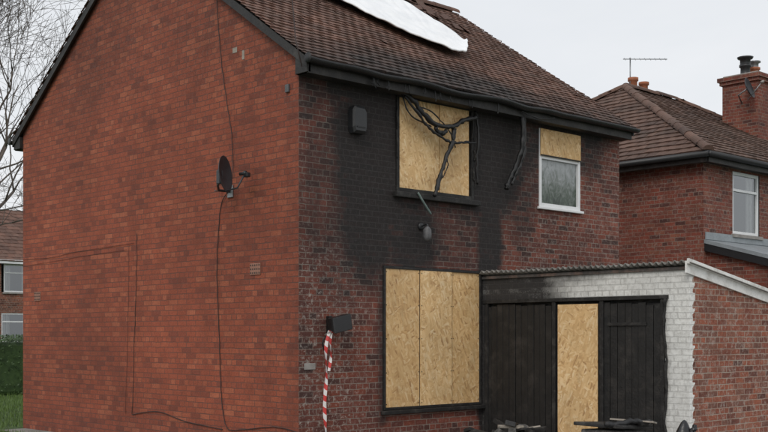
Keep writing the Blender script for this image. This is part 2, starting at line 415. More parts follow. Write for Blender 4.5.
mesh_obj('roof_deck',V,[(0,2,6,4),(4,6,10,8),(1,5,7,3),(5,9,11,7)],M_char,H)
for tag,ya,sg in (('rear',0,-1),('street',DY,1)):
    f0,f1=sorted((ya+sg*.20,ya+sg*.235)); box('fascia_'+tag,x0+.06,x1-.06,f0,f1,4.79,4.975,M_fascia,H,.004)
    f0,f1=sorted((ya+sg*.004,ya+sg*.197)); box('soffit_'+tag,x0+.06,x1-.06,f0,f1,4.80,4.82,M_fascia,H)
    V=[];F=[];ns=90
    for i in range(ns+1):
        x=x0+(x1-x0)*i/ns; q=mn.noise(Vector((x*1.3,0,sg))); dz=.025*q-(.022*math.exp(-((x-2.4)/.5)**2)+.02*math.exp(-((x-4.0)/.3)**2) if sg<0 else 0)
        for k in range(9):
            an=math.pi+math.pi*k/8
            V.append((x,ya+sg*.30+.062*math.cos(an)+.01*mn.noise(Vector((x*4,2,0))),4.955+dz+.062*math.sin(an)))
    for i in range(ns):
        for k in range(8): F.append((i*9+k,i*9+k+1,(i+1)*9+k+1,(i+1)*9+k))
    g_=mesh_obj('gutter_'+tag,V,F,M_charp,H,smooth=True); md=g_.modifiers.new('s','SOLIDIFY'); md.thickness=.006
for i,yy in enumerate((-.30,DY+.30)):
    lathe('gutter_end_%d'%i,[(0.0,0),(.064,0),(.064,.01),(0,.01)],(x0-.008,yy,4.95),M_charp,H,axis=(1,0,0))
for i in range(16):
    x=random.uniform(.7,4.5); l=random.uniform(.03,.12)
    tube('melted_drip_%d'%i,[(x,-.28,4.9),(x+random.uniform(-.02,.02),-.285,4.86-l*.5),(x+random.uniform(-.03,.03),-.28,4.86-l)],random.uniform(.005,.010),M_charp,H,6,jit=.003)
box('eaves_end_block',-.06,.0-.003,-.235,-.002,4.80,5.0,M_fascia,H,.004)
box('eaves_end_block_b',-.06,.0-.003,DY+.002,DY+.235,4.80,5.0,M_fascia,H,.004)

def reveal(nm,h,mat,dep=.12):
    a0,a1,z0,z1=h
    V=[(a0,0,z0),(a1,0,z0),(a1,0,z1),(a0,0,z1),(a0,dep,z0),(a1,dep,z0),(a1,dep,z1),(a0,dep,z1)]
    mesh_obj(nm,V,[(0,4,5,1),(1,5,6,2),(2,6,7,3),(3,7,4,0),(4,7,6,5)],mat,H)
reveal('bedroom_reveal',holes[0],M_char); reveal('bathroom_reveal',holes[1],M_inside); reveal('kitchen_reveal',holes[2],M_char)
def frame(nm,a0,a1,z0,z1,y0,y1,w,mat,par):
    for t,(p,q,r,s) in {'left':(a0,a0+w,z0,z1),'right':(a1-w,a1,z0,z1),'top':(a0+w,a1-w,z1-w,z1),'bottom':(a0+w,a1-w,z0,z0+w)}.items():
        box(nm+'_'+t,p,q,y0,y1,r,s,mat,par,.004)
frame('bedroom_frame',1.665,3.195,3.525,4.835,-.02,.05,.05,M_char,H)
box('bedroom_board_left',1.70,2.50,.0,.012,3.575,4.81,M_osb[0],H,.002)
box('bedroom_board_right',2.508,3.10,-.008,.008,3.565,4.82,M_osb[1],H,.002)
box('bedroom_sill',1.60,3.27,-.09,-.0025,3.44,3.515,M_char,H,.01)
for i in range(9):
    s_=random.choice([0,1]); xx=1.67+random.uniform(-.03,.03) if s_==0 else 3.17+random.uniform(-.04,.04); zz=random.uniform(3.55,4.6); l=random.uniform(.1,.35)
    tube('charred_splinter_%d'%i,[(xx,-.03,zz),(xx+random.uniform(-.015,.015),-.04,zz+l*.5),(xx+random.uniform(-.02,.02),-.03,zz+l)],random.uniform(.006,.016),M_char,H,5,jit=.005)
frame('kitchen_frame',1.425,3.355,.605,2.515,-.025,.04,.035,M_char,H)
box('kitchen_board_a',1.452,2.098,-.012,.004,.635,2.495,M_osb[1],H,.002)
box('kitchen_board_b',2.115,2.738,-.020,-.004,.640,2.485,M_osb[0],H,.002)
box('kitchen_board_c',2.760,3.332,-.004,.012,.638,2.49,M_osb[2],H,.002)
box('kitchen_joint_batten',2.100,2.113,-.004,.003,.64,2.48,M_inside,H)  # dark strips, here and below, stand in for shaded gaps between the boards
box('kitchen_joint_gap_b',2.740,2.758,-.003,.003,.64,2.48,M_inside,H)
box('kitchen_sill',1.38,3.40,-.07,-.0025,.545,.60,M_char,H,.01)
for x in (1.48,2.08,2.135,2.72,2.775,3.3):
    for z in (.68,1.1,1.55,2.0,2.44):
        yy=-.0205 if 2.11<x<2.74 else (-.0125 if x<2.11 else -.0045)
        lathe('screw_%d_%d'%(x*1000,z*100),[(0,0),(.008,0),(.007,.003),(0,.004)],(x,yy,z),M_char,H,8,(0,-1,0))
frame('bathroom_frame',4.69,5.71,3.56,4.75,-.01,.07,.055,M_upvc,H)
box('bathroom_transom',4.745,5.655,-.008,.068,4.29,4.345,M_upvc,H,.004)
box('bathroom_board',4.70,5.70,-.028,-.0135,4.335,4.745,M_osb[2],H,.002)
box('bathroom_board_trim',4.70,5.70,-.036,-.029,4.33,4.35,M_char,H)
mesh_obj('bathroom_pane',[(4.745,.03,3.615),(5.655,.03,3.615),(5.655,.03,4.29),(4.745,.03,4.29)],[(0,1,2,3)],M_pane,H)
box('bathroom_sill',4.64,5.76,-.05,-.0025,3.515,3.556,M_upvc,H,.008)

def airbrick(nm,y,z,w=.22,h=.15,mat=M_airbrick):
    box(nm,-.012,-.002,y-w/2,y+w/2,z-h/2,z+h/2,mat,H,.003)
    for i in range(5):
        for j in range(3):
            yy=y-w/2+w*(i+.5)/5; zz=z-h/2+h*(j+.5)/3
            box(nm+'_slot_%d%d'%(i,j),-.0145,-.0125,yy-.010,yy+.010,zz-.011,zz+.011,M_inside,H)
airbrick('air_brick',.88,2.45); airbrick('air_brick_b',6.95,2.25)
for i,(y,z,w,h) in enumerate(((1.28,5.32,.10,.07),(1.12,5.20,.05,.12))):
    box('mortar_patch_%d'%i,-.005,-.002,y,y+w,z,z+h,M_scorch,H,.002)
tube('aerial_cable',[(-.015,1.72,6.25),(-.014,1.72,6.03),(-.014,1.63,5.3),(-.014,1.50,4.7),(-.014,1.40,4.32),(-.014,1.36,3.9),(-.03,1.34,3.66)],.005,M_cable,H,6,jit=.004)
tube('aerial_cable_low',[(-.03,1.45,3.5),(-.014,1.64,3.3),(-.014,1.72,2.6),(-.014,1.70,2.0),(-.014,1.66,1.4),(-.014,1.62,.8),(-.014,1.5,.38),(-.014,1.2,.36),(-.014,0.5,.44),(-.014,.01,.4)],.006,M_cable,H,6,jit=.004)
tube('low_cable',[(-.014,3.9,.42),(-.014,3.2,.50),(-.014,2.5,.40),(-.014,1.6,.34)],.006,M_cable,H,6)
tube('phone_cable',[(-.010,7.5,2.90),(-.010,6.4,2.88),(-.010,5.6,2.93),(-.010,3.85,2.96)],.0032,M_cable2,H,6,jit=.004)
tube('phone_cable_b',[(-.010,7.5,2.78),(-.010,5.6,2.84),(-.010,4.05,2.88)],.0024,M_cable2,H,6,jit=.004)
tube('phone_drop_cable',[(-.010,3.78,3.10),(-.010,3.79,2.5),(-.010,3.84,1.6),(-.010,3.90,.42)],.0038,M_cable,H,6,jit=.006)
tube('phone_drop_cable_b',[(-.010,4.0,2.95),(-.010,4.02,1.9),(-.010,4.1,.42)],.0024,M_cable2,H,6,jit=.006)
tube('corner_aerial_lead',[(-.13,-.22,4.85),(-.13,-.10,5.2),(-.12,-.02,5.7),(-.12,.05,6.3)],.007,M_cable,H,6,curve=False)
box('corner_cable_box',-.03,-.002,.17,.24,4.62,4.72,M_grey,H,.006)

D=empty('satellite_dish')
dc=Vector((-.36,1.12,3.66)); ax=Vector((.50,-.86,.10)).normalized()
pr=[(0.001,0),(.06,.004),(.12,.017),(.17,.036),(.205,.055),(.212,.056),(.208,.048)]
u=ax.cross(Vector((0,0,1))).normalized(); w=u.cross(ax)
V=[];F=[]
for r,h in pr:
    for k in range(28):
        an=2*math.pi*k/28; V.append(dc+ax*h+u*math.cos(an)*r*.95+w*math.sin(an)*r*1.12)
for i in range(len(pr)-1):
    for k in range(28):
        p=i*28+k;q=i*28+(k+1)%28; F.append((p,q,q+28,p+28))
o=mesh_obj('reflector',V,F,M_dish,D,smooth=True); md=o.modifiers.new('s','SOLIDIFY'); md.thickness=.008
tube('feed_arm',[dc+w*-.22+ax*.03,dc-w*.2+ax*.2,dc-w*.06+ax*.30],.011,M_dish,D,6,curve=False)
lathe('lnb',[(0,0),(.03,0),(.034,.03),(.022,.05),(.022,.10),(0,.105)],dc-w*.03+ax*.345,M_black,D,14,-ax)
box('lnb_body',dc.x+ax.x*.345-.03,dc.x+ax.x*.345+.03,dc.y+ax.y*.345-.05,dc.y+ax.y*.345+.03,dc.z-.05,dc.z+.01,M_black,D,.01)
tube('wall_arm',[(-.01,1.42,3.50),(-.20,1.42,3.50),(-.33,1.25,3.54),dc-ax*.02-w*.08],.017,M_dish,D,8,curve=False)
box('wall_plate',-.02,-.002,1.36,1.48,3.42,3.58,M_metal,D,.004)
box('dish_bracket',dc.x-.04,dc.x+.03,dc.y-.0,dc.y+.07,dc.z-.12,dc.z+.06,M_dish,D,.01)
tube('dish_stay',[(-.01,1.62,3.52),(-.2,1.5,3.50)],.008,M_metal,D,6,curve=False)

A=empty('alarm_box')
V=[];F=[]
prof=[(-.10,-.17),(.10,-.17),(.12,-.10),(.12,.12),(.08,.18),(-.08,.18),(-.12,.12),(-.12,-.10)]
for y,s_ in ((-.003,1),(-.09,1),(-.12,.82)):
    for (a,c) in prof: V.append((.93+a*s_,y,4.36+c*s_))
for r in (0,1):
    for k in range(8): F.append((r*8+k,r*8+(k+1)%8,(r+1)*8+(k+1)%8,(r+1)*8+k))
F.append(tuple(16+k for k in range(8)))
mesh_obj('casing',V,F,M_black,A)
box('casing_lid_seam',.86,1.00,-.128,-.1215,4.26,4.275,M_charp,A)

Lp=empty('wall_lamp')
lathe('back_plate',[(0,0),(.055,0),(.05,.02),(.02,.03),(0,.03)],(2.13,-.003,3.08),M_black,Lp,16,(0,-1,0))
tube('arm',[(2.13,-.02,3.08),(2.13,-.12,3.10),(2.13,-.14,3.05)],.012,M_black,Lp)
lathe('shade',[(.02,.1),(.055,.06),(.06,-.04),(.045,-.09),(.001,-.1)],(2.13,-.13,2.97),M_grey,Lp,14)
Fl=empty('floodlight')
box('bracket',.44,.50,-.06,-.003,1.62,1.84,M_charp,Fl,.005)
V=[];F=[]
for (y,w_,h_,zc) in ((-.06,.08,.05,1.75),(-.13,.13,.075,1.76),(-.22,.15,.09,1.75),(-.26,.15,.10,1.74)):
    for (a,c) in ((-1,-1),(1,-1),(1,1),(-1,1)): V.append((.50+a*w_,y+c*.02,zc+c*h_+a*.03))
for r in range(3):
    for k in range(4): F.append((r*4+k,r*4+(k+1)%4,(r+1)*4+(k+1)%4,(r+1)*4+k))
F+=[(3,2,1,0),(12,13,14,15)]
o=mesh_obj('head',V,F,M_charp,Fl); md=o.modifiers.new('b','BEVEL');md.width=.012;md.segments=2
tube('lead',[(.44,-.05,1.62),(.40,-.04,1.58),(.36,-.03,1.50),(.40,-.02,1.40)],.01,M_charp,Fl)
T=empty('barrier_tape')
def ribbon(nm,pts,wd,tw,mat,par):
    P=smoothpath(pts,8);V=[];F=[]
    for i,p in enumerate(P):
        an=tw*math.sin(i*.35)+.3; s_=Vector((math.cos(an),-math.sin(an),0))*wd/2
        m_=Vector((math.sin(an),math.cos(an),0))*wd*.18
        V+= [p-s_,p+m_,p+s_]
    for i in range(len(P)-1):
        for k in (0,1): F.append((3*i+k,3*i+k+1,3*i+k+4,3*i+k+3))
    return mesh_obj(nm,V,F,mat,par,smooth=True)
ribbon('hanging_strip',[(.40,-.12,1.66),(.355,-.10,1.45),(.37,-.09,1.1),(.35,-.08,.7),(.375,-.09,.3),(.36,-.2,.02)],.045,.9,M_tape,T)
ribbon('second_strip',[(.44,-.14,1.68),(.40,-.13,1.56),(.41,-.13,1.35),(.385,-.12,1.15)],.04,1.0,M_tape,T)
ribbon('knot',[(.38,-.05,1.60),(.40,-.15,1.64),(.44,-.20,1.65)],.05,.2,M_tape,T)
box('meter_plate',.08,.26,-.012,-.0025,1.17,1.25,M_stone,H,.004)

G=empty('burnt_hanging_guttering')
def flat(nm,pts,r,par=G,jit=.005,rj=.25): return tube(nm,pts,r,M_charp,par,7,jit=jit,rj=rj)
flat('fallen_gutter',[(1.66,-.10,4.84),(1.85,-.14,4.74),(2.02,-.16,4.58),(2.28,-.17,4.46),(2.6,-.16,4.48),(2.85,-.13,4.60),(3.14,-.12,4.68)],.034,jit=.007)
flat('fallen_strip',[(1.70,-.12,4.78),(1.90,-.15,4.60),(2.10,-.16,4.42),(2.35,-.17,4.31),(2.6,-.16,4.26),(2.9,-.13,4.30),(3.14,-.10,4.32)],.019,jit=.007)
flat('hanging_downpipe',[(2.64,-.15,4.46),(2.60,-.15,4.26),(2.49,-.14,4.05),(2.40,-.13,3.82),(2.32,-.13,3.62),(2.26,-.14,3.5)],.030,jit=.007)
flat('thin_cable_a',[(1.70,-.08,4.8),(1.76,-.12,4.6),(1.9,-.13,4.5),(2.2,-.13,4.44)],.010)
flat('thin_cable_b',[(1.95,-.17,4.66),(2.15,-.19,4.62),(2.38,-.18,4.50),(2.55,-.17,4.38),(2.66,-.16,4.2)],.009)
flat('thin_cable_c',[(2.50,-.13,4.07),(2.55,-.12,3.95),(2.50,-.12,3.85),(2.44,-.12,3.76)],.008)
flat('melted_scrap',[(2.26,-.16,4.44),(2.30,-.17,4.38),(2.38,-.17,4.36),(2.46,-.17,4.40)],.03,jit=.012)
flat('melted_gutter_length',[(4.02,-.20,4.84),(4.05,-.22,4.6),(4.02,-.20,4.3),(3.94,-.16,4.05),(3.84,-.12,3.86),(3.80,-.12,3.74)],.036,jit=.010)
flat('melted_gutter_length_b',[(4.09,-.20,4.84),(4.11,-.20,4.5),(4.06,-.2,4.2),(3.97,-.16,3.98),(3.88,-.14,3.8)],.022,jit=.010)
flat('eaves_cable',[(3.95,-.27,4.86),(4.3,-.29,4.80),(4.7,-.28,4.86)],.010)
flat('frame_rag',[(3.20,-.05,4.8),(3.23,-.07,4.5),(3.21,-.06,4.1),(3.23,-.06,3.75)],.018,jit=.010)
tube('broken_overflow_pipe',[(1.98,-.10,3.52),(2.05,-.13,3.40),(2.18,-.15,3.24)],.016,M_pipe,G,8)

# tarpaulin draped over the ridge
lo=[(1.3,2.80),(2.44,2.08),(3.03,1.46),(3.70,.95),(4.22,1.12),(4.98,1.80)]
up=[(1.3,4.5),(2.8,4.5),(3.9,4.3),(4.75,3.9),(4.85,3.2),(5.10,2.50)]
def interp(L_,t):
    t*=len(L_)-1;i=min(int(t),len(L_)-2);f=t-i; return (L_[i][0]*(1-f)+L_[i+1][0]*f,L_[i][1]*(1-f)+L_[i+1][1]*f)
V=[];F=[];nu=110;nv=50
for i in range(nu+1):
    a=interp(lo,i/nu);c=interp(up,i/nu)
    for j in range(nv+1):
        t=j/nv;x=a[0]*(1-t)+c[0]*t;y=a[1]*(1-t)+c[1]*t
        e=(1-t)**3
        y+=(.08*mn.noise(Vector((x*1.8,0,5)))+.015*mn.noise(Vector((x*9,0,5))))*e
        x+=.10*mn.noise(Vector((y*3,7,2)))*(i/nu)**6
        h=.08+.06*abs(mn.noise(Vector((x*1.3+y*.8,y*1.1,1))))+.028*abs(mn.noise(Vector((x*4-y*2,y*1.5,2))))+.05*math.exp(-(t/.06)**2)
        if abs(y-DY/2)<.35: h+=.12*(1-abs(y-DY/2)/.35)
        sy=-SL if y<DY/2 else SL
        Nn=Vector((0,sy,1)).normalized()
        V.append(Vector((x,y,rz(y)))+Nn*h)
for i in range(nu):
    for j in range(nv): a=i*(nv+1)+j; F.append((a,a+nv+1,a+nv+2,a+1))
TP=mesh_obj('roof_tarpaulin',V,F,M_tarp,None,smooth=True); md=TP.modifiers.new('s','SOLIDIFY');md.thickness=.02
for i in range(16):
    x=5.0+random.uniform(-.3,.9); y=3.0+random.uniform(-.4,.6)
    box('dislodged_tile_%d'%i,x-.08,x+.08,y-.12,y+.12,rz(y)+.05,rz(y)+.065,M_tile,H,.003,rot=(math.atan(SL)+random.uniform(-.15,.3),random.uniform(-.2,.2),random.uniform(-.6,.6)))

# ================================================================ OUTHOUSE
O=empty('brick_outhouse')
OX=3.40; OY=-3.37; OX1=6.8
def ztop(x): return 2.43-.16*(x-OX)
def osoot(y,z): return max(sst(-1.95,-.8,y)*1.0, .65*sst(-3.0,-1.1,y)*sst(2.12,2.42,z), .3*(1-sst(0,.6,z)),.17)
wall('door_side_wall','x',OX,OY,0,0,2.43,[(-3.03,-.03,-.01,2.06)],M_out,O,{'soot':osoot,'paint':lambda y,z:1.05 if y<-1.2 or z>2.2 else .75},flip=True,step=.05)
wall('end_wall','y',OY,OX,OX1,0,1.9,[],M_out,O,{'pale':lambda x,z:.35,'soot':lambda x,z:.25*(1-sst(0,.6,z)),'paint':lambda x,z:(.85 if (x-OX)<(.09 if int(z/.075)%2 else .04)+.02 else 0)},topf=lambda x:ztop(x),step=.05)
wall('far_wall','x',OX1,OY,0,0,1.85,[],M_out,O,step=.2)
box('door_lintel',OX-.02,OX-.003,-3.08,-.02,2.05,2.10,M_char,O,.004)
V=[];F=[];ny=int((.0-OY+.08)/.0125);
for i in range(ny+1):
    y=OY-.08+(-.003-(OY-.08))*i/ny
    dz=.02*math.sin(2*math.pi*y/.09)
    for x in (OX-.09,OX+1.5,OX1+.1): V.append((x+(.02*mn.noise(Vector((0,y*6,3))) if x<OX else 0),y,ztop(x)+.055+dz+.014*mn.noise(Vector((x,y*2,0)))))
for i in range(ny):
    for k in range(2): a=i*3+k; F.append((a,a+1,a+4,a+3))
o=mesh_obj('corrugated_roof',V,F,M_corr,O,smooth=True); md=o.modifiers.new('s','SOLIDIFY');md.thickness=.012
box('eaves_plate',OX-.03,OX-.003,OY,-.01,2.40,2.44,M_corrb,O,.004)
def strip(nm,ya,yb,lo_,hi_,mat):
    V=[]
    for x in (OX-.11,OX1+.08):
        for y in (ya,yb): V+= [(x,y,ztop(x)+lo_),(x,y,ztop(x)+hi_)]
    mesh_obj(nm,V,[(0,4,5,1),(2,3,7,6),(1,5,7,3),(0,2,6,4),(0,1,3,2),(4,6,7,5)],mat,O)
strip('barge_board',OY-.03,OY-.003,-.09,.055,M_white); strip('barge_cap',OY-.06,OY-.031,.02,.085,M_white)
y=-.04; k=0
while y>-3.02:
    w_=random.uniform(.095,.12)
    if not(-2.0<y-.05<-1.36):
        top=2.03+random.uniform(-.03,.01)
        if random.random()<.25 and y<-2.0: top-=random.uniform(.02,.09)
        box('door_board_%d'%k,OX+.02+random.uniform(-.006,.008),OX+.045,y-w_,y-.007,.04,top,M_chard,O,.004)
    y-=w_;k+=1
for z in (.35,1.15,1.9): box('door_ledge_%d'%int(z*100),OX+.046,OX+.08,-3.0,-.04,z,z+.1,M_char,O)
for yy in (-.10,-1.32,-2.10,-3.02): box('door_post_%d'%int(-yy*100),OX-.012,OX+.06,yy,yy+.06,0,2.045,M_char,O,.005)
box('door_back',OX+.085,OX+.10,-3.02,-.03,0.0,2.05,M_char,O)
box('boarded_door_panel',OX-.022,OX-.006,-2.02,-1.37,.05,2.01,M_osb[0],O,.002)
box('door_hinge',OX+.003,OX+.016,-2.75,-2.15,1.72,1.76,M_char,O,.002)
tube('charred_felt_strip',[(OX-.03,-3.05,2.04),(OX-.05,-3.04,1.7),(OX-.03,-3.06,1.2),(OX-.04,-3.05,.6),(OX-.04,-3.06,.05)],.02,M_char,O,6,jit=.012,rj=.4)

# ================================================================ DEBRIS
C=empty('charred_cabinet')
box('carcass',1.85,2.55,-3.35,-2.85,.0,.50,M_ash,C,.02,rot=(0,.05,.15))
box('top_panel',1.78,2.60,-3.42,-2.80,.53,.57,M_char,C,.01,rot=(.03,.06,.15))
box('loose_panel',2.15,2.62,-3.5,-3.0,.585,.605,M_scorch,C,.004,rot=(.05,.10,.5))
box('broken_door',1.9,2.35,-3.46,-3.44,.05,.5,M_char,C,.005,rot=(.2,0,.2))
flat('melted_edge',[(1.75,-3.3,.58),(2.0,-3.42,.61),(2.3,-3.45,.60),(2.6,-3.35,.56)],.035,C,.014)
P=empty('burnt_debris_pile')
for i in range(110):
    x=random.gauss(2.15,.33);yy=random.gauss(-1.7,.45)
    h=max(.03,.47*math.exp(-((x-2.1)/.6)**2-((yy+1.6)/.7)**2)*random.uniform(.4,1.05))
    l=random.uniform(.12,.5)
    box('fragment_%d'%i,x-l/2,x+l/2,yy-random.uniform(.03,.09),yy+.05,h-.02,h+random.uniform(.0,.03)+.01,random.choice([M_char,M_char,M_ash,M_charp,M_scorch]),P,.004,rot=(random.uniform(-.4,.4),random.uniform(-.35,.35),random.uniform(0,3.1)))
def mound(nm,cx,cy,rx,ry,h,mat,par,seed=0,pw=1.6,rough=.12):
    V=[];F=[];n=36;k=16
    for i in range(k+1):
        r=i/k
        for j in range(n):
            an=2*math.pi*j/n; x=cx+rx*r*math.cos(an);y=cy+ry*r*math.sin(an)
            z=h*max(0,(1-r**pw))*(1+.6*mn.noise(Vector((x*5,y*5,seed))))+ rough*.2*mn.noise(Vector((x*14,y*14,seed)))*(1-r)
            V.append((x,y,z-.01))
    for i in range(k):
        for j in range(n):
            F.append((i*n+j,(i+1)*n+j,(i+1)*n+(j+1)%n,i*n+(j+1)%n))
    return mesh_obj(nm,V,F,mat,par,smooth=True)
mound('ash_mound',2.15,-1.65,.8,.75,.40,M_ash,P,3)
Bg=empty('refuse_sack')
mound('sack_body',2.4,-4.0,.34,.30,.52,M_bag,Bg,8,3.0)
tube('sack_tie',[(2.4,-4.0,.48),(2.41,-4.02,.54),(2.45,-4.03,.57)],[.03]*13,M_bag,Bg,7,jit=.01)

# ================================================================ NEIGHBOUR HOUSE
N=empty('neighbouring_house')
nx,ny0=9.9,.3; nX=18.5; nY=8.2; nz=4.98
wall('rear_wall','y',ny0,nx,nX,0,nz,[(10.96,12.0,3.55,4.76)],M_neigh,N,{'pale':lambda x,z:.25},step=.12)
wall('side_wall','x',nx,ny0,nY,0,nz,[],M_neigh,N,{'pale':lambda x,z:.25,'soot':lambda y,z:.15},step=.12,flip=True)
wall('street_wall','y',nY,nx,nX,0,nz,[],M_neigh,N,step=.5,flip=True)
wall('far_wall','x',nX,ny0,nY,0,nz,[],M_neigh,N,step=.5)
ov=.25; ey0=ny0-ov; ey1=nY+ov; ex0=nx-ov; ex1=nX+ov; rzn=7.33; ez=4.98; yc=(ey0+ey1)/2; hx=13.15
half=yc-ey0; Ls=math.hypot(half,rzn-ez); run=hx-ex0
def ins_front(u,s): return u>=s/Ls*run-.03 and u<=(ex1-ex0)-s/Ls*run+.03
tiled('roof_rear',(ex0,ey0,ez),(1,0,0),(0,half,rzn-ez),ex1-ex0,Ls,ins_front,M_tile2,N,seed=11,per=.22,g=.2,lift=.03)
tiled('roof_street',(ex1,ey1,ez),(-1,0,0),(0,-half,rzn-ez),ex1-ex0,Ls,ins_front,M_tile2,N,seed=12,per=.22,g=.2,lift=.03)
Lh=math.hypot(run,rzn-ez)
def ins_hip(u,s): return abs(u-half)<=half*(1-s/Lh)+.03
tiled('roof_hip',(ex0,ey1,ez),(0,-1,0),(run,0,rzn-ez),2*half,Lh,ins_hip,M_tile2,N,seed=13,per=.22,g=.2,lift=.03)
tiled('roof_hip_far',(ex1,ey0,ez),(0,1,0),(-run,0,rzn-ez),2*half,Lh,ins_hip,M_tile2,N,seed=14,per=.22,g=.2,lift=.03)
q=.035
mesh_obj('roof_deck',[(ex0+.05,ey0+.05,ez-q),(ex1-.05,ey0+.05,ez-q),(ex1-.05,ey1-.05,ez-q),(ex0+.05,ey1-.05,ez-q),(hx,yc,rzn-.05),(ex1-run,yc,rzn-.05)],[(0,1,5,4),(2,3,4,5),(3,0,4),(1,2,5)],M_char,N)
ridge('ridge_tiles',(hx,yc,rzn),(ex1-run,yc,rzn),M_tile2,N)
ridge('hip_tiles_a',(ex0,ey0,ez+.01),(hx,yc,rzn+.0),M_tile2,N,.10,.38)
ridge('hip_tiles_b',(ex0,ey1,ez+.01),(hx,yc,rzn+.0),M_tile2,N,.10,.38)
ridge('hip_tiles_c',(ex1,ey0,ez+.01),(ex1-run,yc,rzn+.0),M_tile2,N,.10,.38)
for nm,a in (('fascia_side',(ex0+.02,ex0+.05,ey0+.05,ey1-.05)),('fascia_rear',(ex0+.051,ex1-.05,ey0+.02,ey0+.05))):
    box(nm,a[0],a[1],a[2],a[3],ez-.20,ez-.03,M_fascia,N)
box('soffit',ex0+.06,ex1-.06,ey0+.06,ey1-.06,ez-.17,ez-.15,M_black,N)
for nm,p0,p1 in (('gutter_side',(ex0-.03,ey0-.03,ez-.06),(ex0-.03,ey1,ez-.06)),('gutter_rear',(ex0-.03,ey0-.03,ez-.06),(ex1,ey0-.03,ez-.06))):
    tube(nm,[p0,p1],.055,M_black,N,10,curve=False)
def upvc_window(par,a0,a1,z0,z1,yf,top=.33):
    nm='window'
    frame(nm,a0,a1,z0,z1,yf+.02,yf+.09,.06,M_upvc,par)
    box(nm+'_transom',a0+.06,a1-.06,yf+.022,yf+.088,z1-top-.05,z1-top,M_upvc,par,.004)
    mesh_obj(nm+'_glass',[(a0,yf+.055,z0),(a1,yf+.055,z0),(a1,yf+.055,z1),(a0,yf+.055,z1)],[(0,1,2,3)],M_glass,par)
    V=[];F=[]
    n=40
    for i in range(n+1):
        x=a0+(a1-a0)*i/n
        for z in (z0,z1): V.append((x,yf+.14+.02*math.sin(i*1.3),z))
    for i in range(n):
        if i/n<.28 or i/n>.72: F.append((2*i,2*i+2,2*i+3,2*i+1))
    mesh_obj('curtains',V,F,M_net,par)
    mesh_obj('room',[(a0,yf,z0),(a1,yf,z0),(a1,yf,z1),(a0,yf,z1),(a0,yf+.8,z0),(a1,yf+.8,z0),(a1,yf+.8,z1),(a0,yf+.8,z1)],[(0,4,5,1),(1,5,6,2),(2,6,7,3),(3,7,4,0),(4,7,6,5)],M_inside,par)
    box(nm+'_sill',a0-.05,a1+.05,yf-.06,yf+.018,z0-.07,z0-.003,M_stone,par,.006)
upvc_window(N,10.96,12.0,3.55,4.76,ny0)
box('extension_side',10.02,10.2,-1.2,ny0-.003,0,2.90,M_neigh,N)
mesh_obj('extension_cheek',[(10.02,-1.2,2.903),(10.02,ny0-.003,2.903),(10.02,ny0-.003,3.28)],[(0,2,1)],M_neigh,N)
box('extension_front',10.2,14.5,-1.2,-1.0,0,2.90,M_neigh,N)
BF=[(0,2,3,1),(1,3,7,5),(4,5,7,6),(0,4,6,2),(0,1,5,4),(2,6,7,3)]
V=[]
for yy,z in ((-1.38,2.90),(ny0-.003,3.36)):
    for x in (9.92,14.6): V+=[(x,yy,z-.05),(x,yy,z+.02)]
mesh_obj('extension_roof',V,BF,M_lead,N)
V=[]
for yy,z in ((-1.38,2.90),(ny0-.003,3.36)):
    for x in (9.93,9.96): V+=[(x,yy,z-.19),(x,yy,z-.052)]
mesh_obj('extension_verge',V,BF,M_black,N)
box('extension_flashing',9.95,14.55,ny0-.03,ny0-.003,3.38,3.52,M_lead,N,.004)
def pot(par,nm,x,y,z,h=.35,r=.13,mat=None):
    lathe(nm,[(r*.95,0),(r*.8,.05),(r*.78,h*.75),(r,h*.8),(r,h),(r*.7,h),(r*.7,h*.5)],(x,y,z),mat or M_terra,par,16)
cx=.75
box('chimney_stack',14.55+cx,15.85+cx,2.1,3.0,5.6,7.48,M_neigh,N)
box('chimney_course_a',14.50+cx,15.90+cx,2.05,3.05,7.483,7.56,M_neigh,N); box('chimney_course_b',14.46+cx,15.94+cx,2.01,3.09,7.563,7.66,M_neigh,N)
box('chimney_flaunching',14.56+cx,15.84+cx,2.1,3.0,7.663,7.71,M_stone,N,.02)
pot(N,'chimney_pot_a',14.80+cx,2.55,7.69,.26,.14,M_black)
lathe('cowl_cage',[(.12,0),(.12,.12),(.17,.13),(.19,.17),(.02,.21),(0,.21)],(14.80+cx,2.55,7.96),M_black,N,14)
pot(N,'chimney_pot_b',15.22+cx,2.55,7.69,.26,.14,M_terra)
lathe('cowl_b',[(.10,0),(.10,.10),(.15,.11),(.15,.14),(0,.16)],(15.22+cx,2.55,7.96),M_metal,N,14)
D2=empty('satellite_dish')
dc=Vector((14.25+cx,2.2,7.25)); ax=Vector((.2,-1,.35)).normalized()
lathe('reflector',[(.001,0),(.10,.01),(.19,.035),(.25,.07),(.255,.065),(.19,.025),(.001,-.01)],dc,M_dish,D2,24,ax)
tube('mount',[dc,dc+Vector((.05,.25,-.1)),(14.56+cx,2.5,7.0)],.018,M_metal,D2,8,curve=False)
tube('feed_arm',[dc+Vector((0,-.02,-.25)),dc+ax*.35],.01,M_metal,D2,6,curve=False)
lathe('lnb',[(0,0),(.03,0),(.03,.07),(0,.07)],dc+ax*.33,M_stone,D2,10,ax)
box('back_stack',16.1,17.1,6.0,6.45,5.6,7.98,M_neigh,N)
pot(N,'back_pot_a',16.35,6.2,7.98,.40,.14); pot(N,'back_pot_b',16.85,6.2,7.98,.36,.14)
T2=empty('tv_aerial')
tube('mast',[(16.25,6.22,7.9),(16.25,6.22,8.9)],.018,M_metal,T2,6,curve=False)
bx=[Vector((16.1,6.34,8.86)),Vector((16.95,5.55,8.86))]
tube('boom',bx,.012,M_metal,T2,6,curve=False)
